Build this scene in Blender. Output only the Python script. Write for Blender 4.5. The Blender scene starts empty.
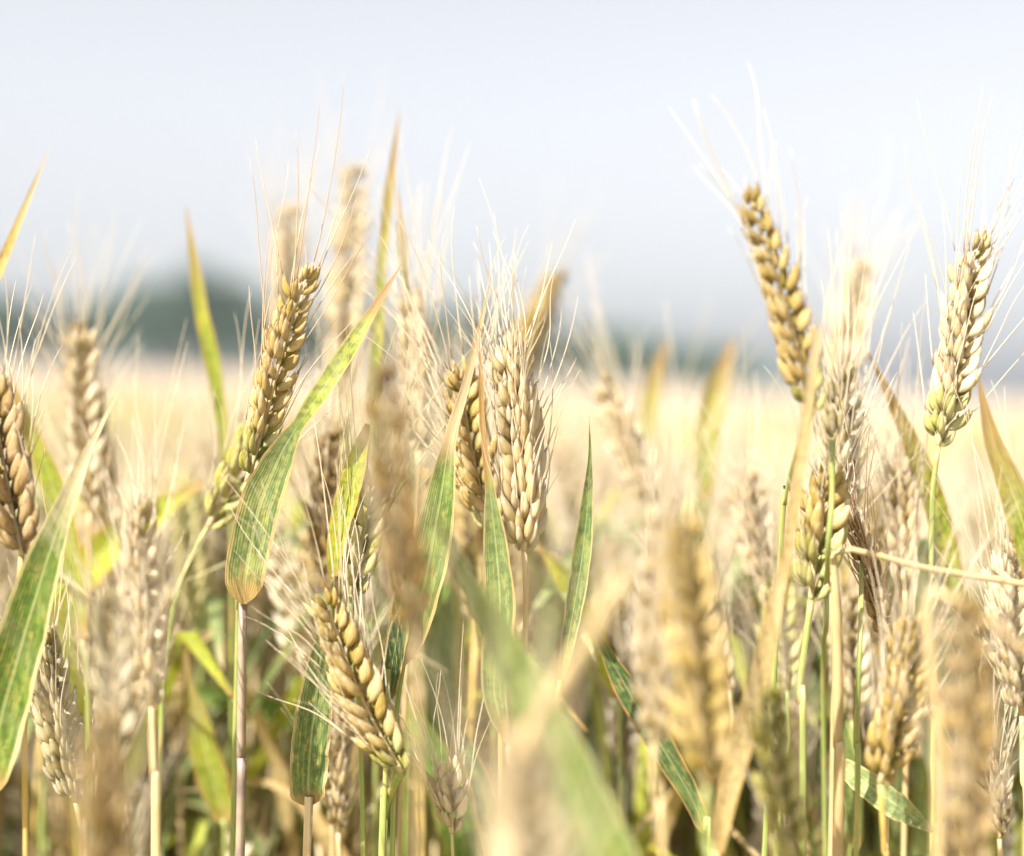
import bpy, math, random
import numpy as np
from mathutils import Vector, Matrix, noise
R = math.radians
scene = bpy.context.scene
C = scene.collection

# ------------------------------------------------------------------ camera
FPX = 1564.0                                   # focal length in pixels (55 mm on 36 mm)
CAM = Vector((0, 0, 1.0))
FOCUS = 0.60
pitch, roll = R(-1.70), R(2.0)
F = Vector((0, math.cos(pitch), math.sin(pitch)))
r0 = Vector((1, 0, 0)); u0 = r0.cross(F)
RT = (r0 * math.cos(roll) + u0 * math.sin(roll)).normalized()
UP = RT.cross(F).normalized()
cd = bpy.data.cameras.new('camera'); cam = bpy.data.objects.new('camera', cd); C.objects.link(cam)
cd.lens = 55; cd.sensor_width = 36; cd.clip_start = 0.02; cd.clip_end = 6000
cd.dof.use_dof = True; cd.dof.focus_distance = FOCUS; cd.dof.aperture_fstop = 2.9
cam.matrix_world = Matrix(((RT.x, UP.x, -F.x, CAM.x), (RT.y, UP.y, -F.y, CAM.y), (RT.z, UP.z, -F.z, CAM.z), (0, 0, 0, 1)))
scene.camera = cam
def P(px, py, d):                              # the point seen at a pixel of the photograph, d metres deep
    return CAM + F * d + RT * ((px - 512) / FPX * d) + UP * ((428 - py) / FPX * d)

# ------------------------------------------------------------------ world, sun, exposure
S = Vector((-0.60, -0.62, 0.90)).normalized()  # towards the sun: high, from the left and a little behind the camera
w = bpy.data.worlds.new('World'); scene.world = w; w.use_nodes = True
nt = w.node_tree; bg = nt.nodes['Background']
sky = nt.nodes.new('ShaderNodeTexSky'); sky.sky_type = 'NISHITA'; sky.sun_disc = False
sky.sun_elevation = math.asin(S.z); sky.sun_rotation = math.atan2(S.x, S.y)
sky.air_density = 1.0; sky.dust_density = 3.0; sky.ozone_density = 1.0; sky.altitude = 0
hs = nt.nodes.new('ShaderNodeHueSaturation'); hs.inputs['Saturation'].default_value = 0.26
nt.links.new(sky.outputs[0], hs.inputs['Color']); tint = nt.nodes.new('ShaderNodeMix'); tint.data_type = 'RGBA'; tint.blend_type = 'MULTIPLY'; tint.inputs[0].default_value = 1.0; tint.inputs[7].default_value = (1.012, 0.982, 0.985, 1)   # milky summer haze
nt.links.new(hs.outputs[0], tint.inputs[6]); nt.links.new(tint.outputs[2], bg.inputs[0])
bg.inputs[1].default_value = 0.080
sd = bpy.data.lights.new('sun', 'SUN'); sd.energy = 4.75; sd.angle = R(0.5); sd.color = (1.0, 0.97, 0.91)
sun = bpy.data.objects.new('sun', sd); C.objects.link(sun)
sun.rotation_euler = S.to_track_quat('Z', 'Y').to_euler(); sun.location = (0, 0, 20)
vs = scene.view_settings; vs.view_transform = 'Standard'; vs.look = 'None'; vs.gamma = 1; vs.use_curve_mapping = False
vs.exposure = 1.44
scene.render.resolution_x = 1024; scene.render.resolution_y = 856
scene.cycles.volume_bounces = 0
scene.cycles.transparent_max_bounces = 8
scene.cycles.max_bounces = 7; scene.cycles.diffuse_bounces = 4

# ------------------------------------------------------------------ helpers
def tag(o, label=None, cat=None, group=None, kind=None):
    if label: o['label'] = label
    if cat: o['category'] = cat
    if group: o['group'] = group
    if kind: o['kind'] = kind
    return o
def link_obj(name, data, parent=None):
    o = bpy.data.objects.new(name, data); C.objects.link(o)
    if parent: o.parent = parent
    return o

class MB:
    def __init__(s): s.v = []; s.f = []; s.uv = []; s.m = []
    def mesh(s, name, mats, smooth=True):
        me = bpy.data.meshes.new(name)
        me.from_pydata([tuple(p) for p in s.v], [], s.f)
        if s.uv:
            l = me.uv_layers.new(name='uv')
            idx = np.zeros(len(me.loops), dtype=np.int32); me.loops.foreach_get('vertex_index', idx)
            l.data.foreach_set('uv', np.array(s.uv, dtype=np.float32)[idx].ravel())
        for m in (mats if isinstance(mats, (list, tuple)) else [mats]): me.materials.append(m)
        if s.m: me.polygons.foreach_set('material_index', np.array(s.m, dtype=np.int32))
        if smooth: me.polygons.foreach_set('use_smooth', [True] * len(me.polygons))
        me.update(); return me
    def add(s, o, M=None, mi=None):             # append another builder, transformed
        b = len(s.v)
        s.v += [M @ p for p in o.v] if M else list(o.v)
        s.uv += o.uv; s.f += [tuple(i + b for i in f) for f in o.f]
        s.m += [mi] * len(o.f) if mi is not None else (o.m or [0] * len(o.f))

def spline(pts, n):                             # Catmull-Rom resample of (Vector or tuple) keys
    k = [Vector(p) for p in pts]
    if len(k) == 2: return [k[0].lerp(k[1], i / (n - 1)) for i in range(n)]
    k = [k[0] * 2 - k[1]] + k + [k[-1] * 2 - k[-2]]
    seg = [(k[i + 2] - k[i + 1]).length for i in range(len(k) - 3)]
    tot = sum(seg); out = []
    for j in range(n):
        t = j / (n - 1) * tot; i = 0
        while i < len(seg) - 1 and t > seg[i]: t -= seg[i]; i += 1
        t = min(1, t / max(seg[i], 1e-9)); a, b, c, d = k[i:i + 4]
        out.append(0.5 * ((2 * b) + (c - a) * t + (2 * a - 5 * b + 4 * c - d) * t * t + (3 * b - a - 3 * c + d) * t ** 3))
    return out
def lerpl(ws, t):
    x = t * (len(ws) - 1); i = min(int(x), len(ws) - 2); return ws[i] + (ws[i + 1] - ws[i]) * (x - i)
def tube(mb, pts, rads, seg=6):
    n = len(pts); b = len(mb.v); ref = Vector((0.31, 0.9, 0.27)).normalized()
    for i, p in enumerate(pts):
        t = (pts[min(i + 1, n - 1)] - pts[max(i - 1, 0)]).normalized()
        x = (ref - t * ref.dot(t)).normalized(); y = t.cross(x); r = rads[i] if hasattr(rads, '__len__') else rads
        for j in range(seg):
            a = 2 * math.pi * j / seg
            mb.v.append(p + (x * math.cos(a) + y * math.sin(a)) * r); mb.uv.append((abs(1 - 2 * j / seg), i / (n - 1)))
    for i in range(n - 1):
        for j in range(seg):
            mb.f.append((b + i * seg + j, b + i * seg + (j + 1) % seg, b + (i + 1) * seg + (j + 1) % seg, b + (i + 1) * seg + j))
    mb.f.append(tuple(b + j for j in range(seg))[::-1]); mb.f.append(tuple(b + (n - 1) * seg + j for j in range(seg)))

# ------------------------------------------------------------------ materials
class NT:
    def __init__(s, name):
        s.mat = bpy.data.materials.new(name); s.mat.use_nodes = True; s.t = s.mat.node_tree
        s.b = s.t.nodes['Principled BSDF']; s.out = s.t.nodes['Material Output']
    def n(s, kind, **kw):
        nd = s.t.nodes.new(kind)
        for k, v in kw.items(): setattr(nd, k, v)
        return nd
    def l(s, a, b): s.t.links.new(a, b)
    def noise(s, vec, scale=(1, 1, 1), sc=1.0, det=3, loc=(0, 0, 0)):
        mp = s.n('ShaderNodeMapping'); mp.inputs['Scale'].default_value = scale; mp.inputs['Location'].default_value = loc
        s.l(vec, mp.inputs[0]); x = s.n('ShaderNodeTexNoise'); x.inputs['Scale'].default_value = sc; x.inputs['Detail'].default_value = det
        s.l(mp.outputs[0], x.inputs['Vector']); return x.outputs['Fac']
    def ramp(s, fac, stops):
        r = s.n('ShaderNodeValToRGB'); s.l(fac, r.inputs[0]); e = r.color_ramp.elements
        while len(e) < len(stops): e.new(0.5)
        for i, (p, c) in enumerate(stops):
            e[i].position = p; e[i].color = (c if hasattr(c, '__len__') else (c, c, c)) [:3] + (1,) if hasattr(c, '__len__') else (c, c, c, 1)
        return r.outputs[0]
    def mix(s, fac, a, b, mode='MIX'):
        m = s.n('ShaderNodeMix', data_type='RGBA', blend_type=mode)
        for sock, v in ((m.inputs[0], fac), (m.inputs[6], a), (m.inputs[7], b)):
            if hasattr(v, 'default_value') or hasattr(v, 'links'): s.l(v, sock)
            else: sock.default_value = (tuple(v) + (1,)) if hasattr(v, '__len__') else v
        return m.outputs[2]
    def math(s, op, a, b=0.0):
        m = s.n('ShaderNodeMath', operation=op)
        for sock, v in ((m.inputs[0], a), (m.inputs[1], b)):
            if hasattr(v, 'links'): s.l(v, sock)
            else: sock.default_value = v
        return m.outputs[0]
    def bump(s, h, strength, dist):
        b = s.n('ShaderNodeBump'); b.inputs['Strength'].default_value = strength; b.inputs['Distance'].default_value = dist
        s.l(h, b.inputs['Height']); s.l(b.outputs[0], s.b.inputs['Normal']); return b.outputs[0]
    def finish(s, col, rough=0.5, trans=0.0, nrm=None, spec=0.4):
        s.l(col, s.b.inputs['Base Color']); s.b.inputs['Roughness'].default_value = rough
        s.b.inputs['Specular IOR Level'].default_value = spec
        if trans:
            tb = s.n('ShaderNodeBsdfTranslucent'); s.l(col, tb.inputs[0])
            if nrm: s.l(nrm, tb.inputs[1])
            mx = s.n('ShaderNodeMixShader'); mx.inputs[0].default_value = trans
            s.l(s.b.outputs[0], mx.inputs[1]); s.l(tb.outputs[0], mx.inputs[2]); s.l(mx.outputs[0], s.out.inputs[0])
        return s.mat

def husk_mat(name, base, mid, tip, dark):
    s = NT(name); uv = s.n('ShaderNodeTexCoord').outputs['UV']; oi = s.n('ShaderNodeObjectInfo').outputs['Random']
    sep = s.n('ShaderNodeSeparateXYZ'); s.l(uv, sep.inputs[0]); v = sep.outputs[1]
    ob = s.n('ShaderNodeTexCoord').outputs['Object']
    col = s.ramp(v, [(0.0, base), (0.38, mid), (0.72, mid), (0.84, tip), (0.97, dark)])
    st = s.noise(uv, (22, 1.6, 1), 1.0, 2)
    col = s.mix(s.ramp(st, [(0.46, 0.0), (0.62, 0.7)]), col, tip)
    vn = s.noise(uv, (30, 2.2, 1), 1.0, 2, (3, 5, 1))
    col = s.mix(s.ramp(vn, [(0.56, 0.0), (0.66, 0.34)]), col, dark)
    bl = s.noise(ob, (1, 1, 1), 260, 3)
    col = s.mix(s.ramp(bl, [(0.56, 0.0), (0.76, 0.4)]), col, dark)
    h = s.n('ShaderNodeHueSaturation'); s.l(col, h.inputs['Color'])
    s.l(s.math('ADD', s.math('MULTIPLY', oi, 0.40), 0.84), h.inputs['Value'])
    s.l(s.math('ADD', s.math('MULTIPLY', oi, -0.25), 1.24), h.inputs['Saturation'])
    nr = s.bump(st, 0.9, 0.0007)
    return s.finish(h.outputs[0], 0.42, 0.30, nr, 0.4)
HUSK = {
 'pale':   husk_mat('pale_husk', (0.54, 0.46, 0.17), (0.71, 0.56, 0.32), (0.86, 0.77, 0.58), (0.40, 0.22, 0.10)),
 'far':    husk_mat('far_straw', (0.43, 0.37, 0.27), (0.49, 0.42, 0.32), (0.57, 0.50, 0.41), (0.36, 0.26, 0.18)),
 'gold':   husk_mat('golden_husk', (0.404, 0.344, 0.081), (0.556, 0.407, 0.152), (0.788, 0.657, 0.387), (0.283, 0.146, 0.041)),
 'green':  husk_mat('greenish_husk', (0.26, 0.29, 0.06), (0.42, 0.39, 0.11), (0.66, 0.58, 0.30), (0.26, 0.16, 0.04)),
 'brown':  husk_mat('brown_husk', (0.303, 0.219, 0.071), (0.465, 0.324, 0.143), (0.667, 0.522, 0.296), (0.182, 0.084, 0.031)),
 'dark':   husk_mat('dark_brown_husk', (0.222, 0.157, 0.051), (0.303, 0.188, 0.066), (0.465, 0.333, 0.152), (0.111, 0.053, 0.021)),
 'grey':   husk_mat('weathered_husk', (0.384, 0.344, 0.152), (0.566, 0.480, 0.275), (0.768, 0.688, 0.469), (0.242, 0.167, 0.081)),
}
def awn_mat(name, a, b):
    s = NT(name); oi = s.n('ShaderNodeObjectInfo').outputs['Random']
    uv = s.n('ShaderNodeTexCoord').outputs['UV']; nz = s.noise(uv, (1, 9, 1), 1.0, 2)
    return s.finish(s.mix(s.math('MULTIPLY', nz, oi), a, b), 0.4, 0.25)
AWN = {'straw': awn_mat('straw_awn', (0.74, 0.64, 0.48), (0.60, 0.46, 0.29)),
       'red': awn_mat('reddish_awn', (0.70, 0.54, 0.36), (0.40, 0.18, 0.12)),
       'green': awn_mat('green_awn', (0.56, 0.55, 0.28), (0.60, 0.48, 0.26))}
def stem_mat(name, a, b, c):
    s = NT(name); uv = s.n('ShaderNodeTexCoord').outputs['UV']; ob = s.n('ShaderNodeTexCoord').outputs['Object']
    st = s.noise(uv, (6, 0.12, 1), 1.0, 3); bl = s.noise(ob, (1, 1, 1), 60, 4); fine = s.noise(uv, (16, 9, 1), 1.0, 2)
    col = s.mix(s.ramp(st, [(0.4, 0.0), (0.62, 1.0)]), a, b)
    col = s.mix(s.ramp(bl, [(0.5, 0.0), (0.72, 0.8)]), col, c)
    return s.finish(col, 0.38, 0.0, s.bump(fine, 0.35, 0.0005))
STEM = {'straw': stem_mat('straw_stem', (0.48, 0.35, 0.16), (0.58, 0.46, 0.27), (0.42, 0.27, 0.12)),
        'gold': stem_mat('golden_stem', (0.46, 0.31, 0.07), (0.56, 0.40, 0.14), (0.36, 0.22, 0.06)),
        'green': stem_mat('green_stem', (0.20, 0.26, 0.06), (0.36, 0.37, 0.13), (0.42, 0.33, 0.12)),
        'tan': stem_mat('tan_stalk', (0.40, 0.29, 0.13), (0.46, 0.35, 0.18), (0.34, 0.22, 0.10)),
        'purple': stem_mat('grey_purple_stem', (0.36, 0.28, 0.18), (0.25, 0.18, 0.14), (0.13, 0.09, 0.10))}
def leaf_mat(name, a, b, edge, tip, t0, t1, mott=0.5, mid=None, mid0=0.0, mid1=0.0):
    # a = blade colour, b = yellow stripes, edge = withered margin, tip = dead tip from t0 to t1 of its length
    s = NT(name); tc = s.n('ShaderNodeTexCoord'); uv = tc.outputs['UV']; ob = tc.outputs['Object']
    sep = s.n('ShaderNodeSeparateXYZ'); s.l(uv, sep.inputs[0]); u, v = sep.outputs[0], sep.outputs[1]
    st = s.noise(uv, (24, 1.0, 1), 1.0, 4); fine = s.noise(uv, (60, 0.9, 1), 1.0, 2); bl = s.noise(uv, (8, 14, 1), 1.0, 6, (4, 2, 0))
    veins = s.math('SINE', s.math('MULTIPLY', u, 95.0))
    col = s.mix(s.ramp(st, [(0.50, 0.0), (0.64, 0.85)]), a, b)
    if mid: col = s.mix(s.ramp(s.math('ADD', v, s.math('MULTIPLY', s.math('SUBTRACT', st, 0.5), 0.25)), [(mid0, 0.0), (mid1, 1.0)]), col, mid)
    col = s.mix(s.math('MULTIPLY', s.ramp(fine, [(0.45, 0.0), (0.7, 1.0)]), 0.35), col, b)
    col = s.mix(s.ramp(bl, [(0.52, 0.0), (0.66, mott)]), col, (0.55, 0.45, 0.12))
    pt = s.noise(ob, (1, 1, 1), 420, 4)
    col = s.mix(s.ramp(pt, [(0.46, 0.0), (0.60, 0.55)]), col, tuple(c * 0.55 for c in a))
    pt2 = s.noise(ob, (1, 1, 0.4), 150, 5)
    col = s.mix(s.ramp(pt2, [(0.54, 0.0), (0.66, 0.6)]), col, b)
    sp = s.noise(uv, (14, 60, 1), 1.0, 4, (9, 7, 0))
    col = s.mix(s.ramp(sp, [(0.59, 0.0), (0.68, 0.8)]), col, (0.24, 0.10, 0.04))
    eu = s.math('ABSOLUTE', s.math('SUBTRACT', s.math('MULTIPLY', u, 2.0), 1.0))
    col = s.mix(s.ramp(s.math('ADD', eu, s.math('MULTIPLY', s.math('SUBTRACT', bl, 0.5), 0.35)), [(0.80, 0.0), (0.93, 0.9)]), col, edge)
    col = s.mix(s.ramp(eu, [(0.0, 0.5), (0.09, 0.0)]), col, (0.55, 0.55, 0.24))
    tv = s.math('ADD', v, s.math('MULTIPLY', s.math('SUBTRACT', st, 0.5), 0.22))
    tb2 = s.noise(uv, (13, 9, 1), 1.0, 5, (1, 8, 2))
    tipc = s.mix(s.ramp(tb2, [(0.42, 0.0), (0.60, 0.75)]), tip, tuple(min(1, c * 0.5) for c in tip))
    tipc = s.mix(s.ramp(fine, [(0.50, 0.0), (0.66, 0.7)]), tipc, (0.66, 0.55, 0.36))
    col = s.mix(s.ramp(tv, [(t0, 0.0), (t1, 1.0)]), col, tipc)
    col = s.mix(s.ramp(s.math('ADD', v, s.math('MULTIPLY', s.math('SUBTRACT', bl, 0.5), 0.16)), [(0.03, 0.85), (0.10, 0.0)]), col, (0.42, 0.26, 0.09))
    h = s.math('ADD', s.math('MULTIPLY', veins, 0.2), fine)
    nr = s.bump(h, 0.55, 0.0006)
    return s.finish(col, 0.5, 0.32, nr, 0.3)
LEAF = {
 'blue':   leaf_mat('blue_green_leaf', (0.105, 0.18, 0.06), (0.30, 0.34, 0.10), (0.55, 0.42, 0.20), (0.60, 0.42, 0.20), 0.93, 0.98),
 'fold':   leaf_mat('striped_leaf_turning_yellow', (0.14, 0.21, 0.065), (0.40, 0.42, 0.14), (0.55, 0.38, 0.16), (0.52, 0.27, 0.10), 0.80, 0.88, 0.5, (0.30, 0.36, 0.04), 0.45, 0.55),
 'strand': leaf_mat('green_leaf_with_straw_tip', (0.11, 0.19, 0.04), (0.32, 0.38, 0.10), (0.58, 0.42, 0.18), (0.62, 0.45, 0.24), 0.50, 0.58, 0.45),
 'ochre':  leaf_mat('green_leaf_with_ochre_tip', (0.14, 0.22, 0.07), (0.38, 0.42, 0.12), (0.58, 0.40, 0.17), (0.46, 0.26, 0.07), 0.60, 0.68, 0.4),
 'big':    leaf_mat('broad_green_leaf_with_bleached_tip', (0.085, 0.15, 0.02), (0.22, 0.28, 0.05), (0.60, 0.50, 0.24), (0.74, 0.62, 0.36), 0.60, 0.80, 0.35),
 'yellow': leaf_mat('yellow_green_leaf', (0.34, 0.40, 0.035), (0.55, 0.50, 0.05), (0.60, 0.38, 0.08), (0.52, 0.30, 0.08), 0.82, 0.95, 0.3),
 'tipped': leaf_mat('green_leaf_with_brown_top', (0.24, 0.32, 0.03), (0.50, 0.44, 0.05), (0.50, 0.28, 0.06), (0.46, 0.29, 0.07), 0.62, 0.92, 0.4),
 'browned': leaf_mat('green_leaf_browned_to_the_middle', (0.20, 0.28, 0.03), (0.48, 0.40, 0.06), (0.42, 0.24, 0.07), (0.40, 0.25, 0.08), 0.40, 0.85, 0.5),
 'soft':   leaf_mat('soft_green_leaf', (0.15, 0.22, 0.055), (0.28, 0.33, 0.10), (0.42, 0.42, 0.18), (0.55, 0.48, 0.22), 0.88, 0.97, 0.3),
 'green':  leaf_mat('fresh_green_leaf', (0.10, 0.20, 0.03), (0.22, 0.33, 0.05), (0.45, 0.42, 0.10), (0.50, 0.34, 0.12), 0.85, 0.95, 0.2),
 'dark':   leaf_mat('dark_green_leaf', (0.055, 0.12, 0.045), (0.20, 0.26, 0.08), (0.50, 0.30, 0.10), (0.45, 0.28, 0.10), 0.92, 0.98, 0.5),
 'pale':   leaf_mat('pale_striped_leaf', (0.22, 0.31, 0.12), (0.45, 0.46, 0.20), (0.56, 0.48, 0.22), (0.66, 0.56, 0.30), 0.85, 0.95, 0.4),
 'dry':    leaf_mat('dry_straw_leaf', (0.58, 0.42, 0.18), (0.66, 0.50, 0.26), (0.52, 0.34, 0.12), (0.60, 0.46, 0.26), 0.85, 0.95, 0.2),
 'gold':   leaf_mat('golden_dry_leaf', (0.58, 0.38, 0.08), (0.66, 0.50, 0.20), (0.46, 0.28, 0.08), (0.62, 0.46, 0.22), 0.6, 0.8, 0.4),
}

# ------------------------------------------------------------------ wheat anatomy
def husk(mb, org, zd, out, L, W, T, seg=8, rings=8, beak=0.0):
    W *= .82; T *= .88; L *= 1.06
    zd = zd.normalized(); x = (out - zd * out.dot(zd)).normalized(); y = zd.cross(x); b = len(mb.v)
    for i in range(rings + 1):
        t = i / rings
        if t < 0.36: r = 0.30 + 0.70 * math.sin(t / 0.36 * math.pi / 2)
        else: q = (t - 0.36) / 0.64; r = max(1 - q, 0) ** 1.15 * (1 + 1.05 * q) + 0.035
        c = org + zd * (L * t) + x * (0.16 * W * math.sin(math.pi * t) * 1.4 - beak * L * 0.06 * t ** 3)
        for j in range(seg):
            a = 2 * math.pi * j / seg
            keel = 1 + 0.30 * max(0, math.cos(a)) ** 5
            mb.v.append(c + x * (math.cos(a) * r * T * 0.5 * keel) + y * (math.sin(a) * r * W * 0.5)); mb.uv.append((abs(1 - 2 * j / seg), t))
    for i in range(rings):
        for j in range(seg):
            mb.f.append((b + i * seg + j, b + i * seg + (j + 1) % seg, b + (i + 1) * seg + (j + 1) % seg, b + (i + 1) * seg + j))
    mb.f.append(tuple(b + j for j in range(seg))[::-1]); mb.f.append(tuple(b + rings * seg + j for j in range(seg)))
    return org + zd * L
def spikelet(rng, seg=10, rings=10, plump=1.0, n=5):
    """local frame: z up the ear, x outward from the rachis, y along the fan; metres"""
    mb = MB(); tips = []; mm = 0.001; j = lambda a: rng.uniform(-a, a)
    def one(y0, z0, x0, fan, outa, L, W, T, beak):
        d = Vector((math.sin(outa), math.sin(fan), math.cos(fan) * math.cos(outa)))
        o = Vector((0.9, 0.55 * (1 if fan > 0 else -1) * (abs(fan) > 0.05), 0))
        tip = husk(mb, Vector((x0, y0, z0)) * mm, d, o, L * mm, W * mm * plump, T * mm * plump, seg, rings, beak)
        return tip, d.normalized()
    for s in (-1, 1): tips.append(one(1.5 * s, 0.8, 0.9, s * R(17 + j(7)), R(15 + j(7)), 11.6 + j(1.2), 3.9 + j(.3), 4.1, 1.0))
    tips.append(one(j(.4), 2.6, 1.2, R(j(8)), R(12 + j(8)), 10.2 + j(1.2), 3.6 + j(.3), 3.9, 1.0))
    if n >= 5:                                  # papery glumes clasping the outside
        f0 = len(mb.f)
        for s in (-1, 1): one(2.5 * s, -0.3, 0.8, s * R(19 + j(6)), R(13 + j(6)), 10.0 + j(1.0), 3.3, 3.7, 1.5)
        if rng.random() < .6: one(j(.8), 0.0, 2.2, R(j(8)), R(17 + j(4)), 8.6 + j(1.0), 3.0, 2.6, 1.6)
        mb.m = [0] * f0 + [1] * (len(mb.f) - f0)
    else: mb.m = [0] * len(mb.f)
    return mb, tips
rngS = random.Random(5)
CHAFF = {k: husk_mat(k + '_glume', *c) for k, c in {
 'far': ((0.47, 0.405, 0.29), (0.55, 0.475, 0.365), (0.62, 0.555, 0.46), (0.36, 0.26, 0.18)), 'pale': ((0.60, 0.51, 0.28), (0.78, 0.67, 0.46), (0.88, 0.81, 0.68), (0.50, 0.31, 0.20)), 'gold': ((0.465, 0.393, 0.124), (0.626, 0.465, 0.206), (0.808, 0.682, 0.453), (0.343, 0.175, 0.082)),
 'green': ((0.404, 0.454, 0.164), (0.606, 0.558, 0.247), (0.788, 0.703, 0.433), (0.343, 0.207, 0.103)), 'brown': ((0.323, 0.227, 0.093), (0.505, 0.351, 0.175), (0.727, 0.579, 0.370), (0.182, 0.083, 0.051)),
 'dark': ((0.222, 0.144, 0.061), (0.323, 0.207, 0.103), (0.485, 0.341, 0.185), (0.121, 0.062, 0.031)),
 'grey': ((0.424, 0.372, 0.227), (0.586, 0.506, 0.360), (0.768, 0.703, 0.556), (0.263, 0.186, 0.134))}.items()}
SPK = [spikelet(rngS, plump=rngS.uniform(.86, 1.06)) for _ in range(8)]
SPK_MESH = {k: [s[0].mesh('spikelet', [m, CHAFF[k]]) for s in SPK] for k, m in HUSK.items()}
def awn_builder(rng, L=1.0, seg=3, n=8, bend=0.12):
    mb = MB(); bx, by = rng.uniform(-bend, bend), rng.uniform(-bend, bend); w = rng.uniform(-0.03, 0.03)
    pts = [Vector((bx * t * t + w * math.sin(6 * t) * t, by * t * t, t)) for t in [i / n for i in range(n + 1)]]
    tube(mb, pts, [0.00034 * (1 - t) ** 0.7 + 0.00005 for t in [i / n for i in range(n + 1)]], seg)
    return mb
AWNB = []
rngA = random.Random(8)
for k in range(8):
    mb = MB(); bx, by = rngA.uniform(-.14, .14), rngA.uniform(-.14, .14); w = rngA.uniform(-.03, .03); n = 9; L = 0.06
    pts = [Vector((bx * t * t + w * math.sin(6 * t) * t, by * t * t, t)) * L for t in [i / n for i in range(n + 1)]]
    tube(mb, pts, [0.00021 * (1 - i / n) ** 0.5 + 0.00005 for i in range(n + 1)], 4); AWNB.append(mb)
AWN_MESH = {k: [b.mesh('awn', m) for b in AWNB] for k, m in AWN.items()}

def ear_layout(pts, rollang, rng, front, n=None, width=1.0, awn=1.0, splay=1.0, awnlen=0.060, gap=0.0):
    """pts: axis samples base to tip. Yields spikelet frames and awn frames in the same space."""
    ln = sum((pts[i + 1] - pts[i]).length for i in range(len(pts) - 1))
    if n is None: n = max(8, int(ln / 0.0037))
    else: n = int(n * 1.12 + .5)
    spk = []; awns = []
    N = len(pts)
    for i in range(n):
        t = (i + 0.15) / n; x = t * (N - 1); k = min(int(x), N - 2); p = pts[k].lerp(pts[k + 1], x - k)
        tan = (pts[min(k + 2, N - 1)] - pts[max(k - 1, 0)]).normalized()
        side = front.cross(tan).normalized(); fr = tan.cross(side).normalized()
        X = side * math.cos(rollang) + fr * math.sin(rollang)
        s = 1 if i % 2 else -1
        if i == n - 1: X = tan.cross(X); s = 1
        X = X * s
        sc = 1.04 * width * (0.80 + 0.30 * math.sin(math.pi * min(1, 0.18 + t * 0.80)) - 0.16 * t ** 3) * rng.uniform(.86, 1.10)
        if i < 2: sc *= 0.72 + 0.12 * i
        lean = R(rng.uniform(9, 19)) * (0.25 if i == n - 1 else 1)
        Z = (tan * math.cos(lean) + X * math.sin(lean)).normalized(); Y = Z.cross(X).normalized(); X2 = Y.cross(Z).normalized()
        tw = R(rng.uniform(-9, 9)); Y2 = Y * math.cos(tw) + X2 * math.sin(tw); X2 = Y2.cross(Z)
        M = Matrix(((X2.x, Y2.x, Z.x), (X2.y, Y2.y, Z.y), (X2.z, Y2.z, Z.z))).to_4x4() @ Matrix.Scale(sc, 4)
        M.translation = p + X * 0.0004
        var = rng.randrange(len(SPK))
        spk.append((M, var))
        for tp, dr in SPK[var][1]:
            if rng.random() > awn * 0.95: continue
            q = M @ (tp * 0.985); dd = (M.to_3x3() @ dr).normalized()
            a = (dd * 0.75 * splay + tan * 0.55 + Vector((rng.gauss(0, .09), rng.gauss(0, .09), rng.gauss(0, .09))) * splay).normalized()
            L = awnlen * rng.uniform(.65, 1.15) * (0.65 + 0.45 * t)
            q2 = Vector((0, 0, 1)).rotation_difference(a).to_matrix().to_4x4() @ Matrix.Rotation(rng.uniform(0, 6.28), 4, 'Z') @ Matrix.Diagonal((1, 1, L / 0.06, 1))
            q2.translation = q; awns.append((q2, rng.randrange(len(AWNB))))
    return spk, awns

def ribbon(mb, pts, widths, front, twist=0.0, cup=0.25, n=40, wave=0.0, seed=0):
    pp = spline(pts, n); a = 6
    for i, p in enumerate(pp):
        t = i / (n - 1); tan = (pp[min(i + 1, n - 1)] - pp[max(i - 1, 0)]).normalized()
        W = max(lerpl(widths, t) * (min(1, t / 0.06 + 0.02) ** 0.5), 0.0002)
        fr = (front - tan * front.dot(tan)); fr = fr.normalized() if fr.length > 1e-3 else tan.orthogonal().normalized()
        sd = tan.cross(fr).normalized()
        tw = twist * (t - 0.3) if not callable(twist) else twist(t)
        wv = wave * noise.noise(Vector((t * 7, seed * 3.1, 0)))
        s2 = sd * math.cos(tw + wv) + fr * math.sin(tw + wv); f2 = fr * math.cos(tw + wv) - sd * math.sin(tw + wv)
        for j in range(a + 1):
            u = j / a * 2 - 1
            edge = 1 + 0.05 * noise.noise(Vector((t * 22, u * 3, seed)))
            mb.v.append(p + s2 * (u * W * 0.5 * edge) + f2 * (cup * W * (abs(u) ** 1.4 - 0.4)) ); mb.uv.append((j / a, t))
    b = len(mb.v) - n * (a + 1)
    for i in range(n - 1):
        for j in range(a):
            q = b + i * (a + 1) + j
            mb.f.append((q, q + 1, q + a + 2, q + a + 1))

GROUP = 'bearded wheat plants of the field'
RNG = random.Random(42)
def stem_pts(keys, d):
    """keys: pixels from the top down; then the stem runs on down to the soil"""
    pts = [P(k[0], k[1], k[2] if len(k) > 2 else d) for k in keys]
    a, b = pts[-2], pts[-1]; dr = (b - a); dr = dr / max(-dr.z, 0.25 * dr.length, 1e-4)
    h = b.z; g = Vector((b.x + max(-.18, min(.18, dr.x * h * .35)), b.y + max(-.1, min(.1, dr.y * h * .3)), 0))
    m = b.lerp(g, .45) + Vector((dr.x * .03, 0, 0)).lerp(Vector(), .3)
    return pts + [m, g]

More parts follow.
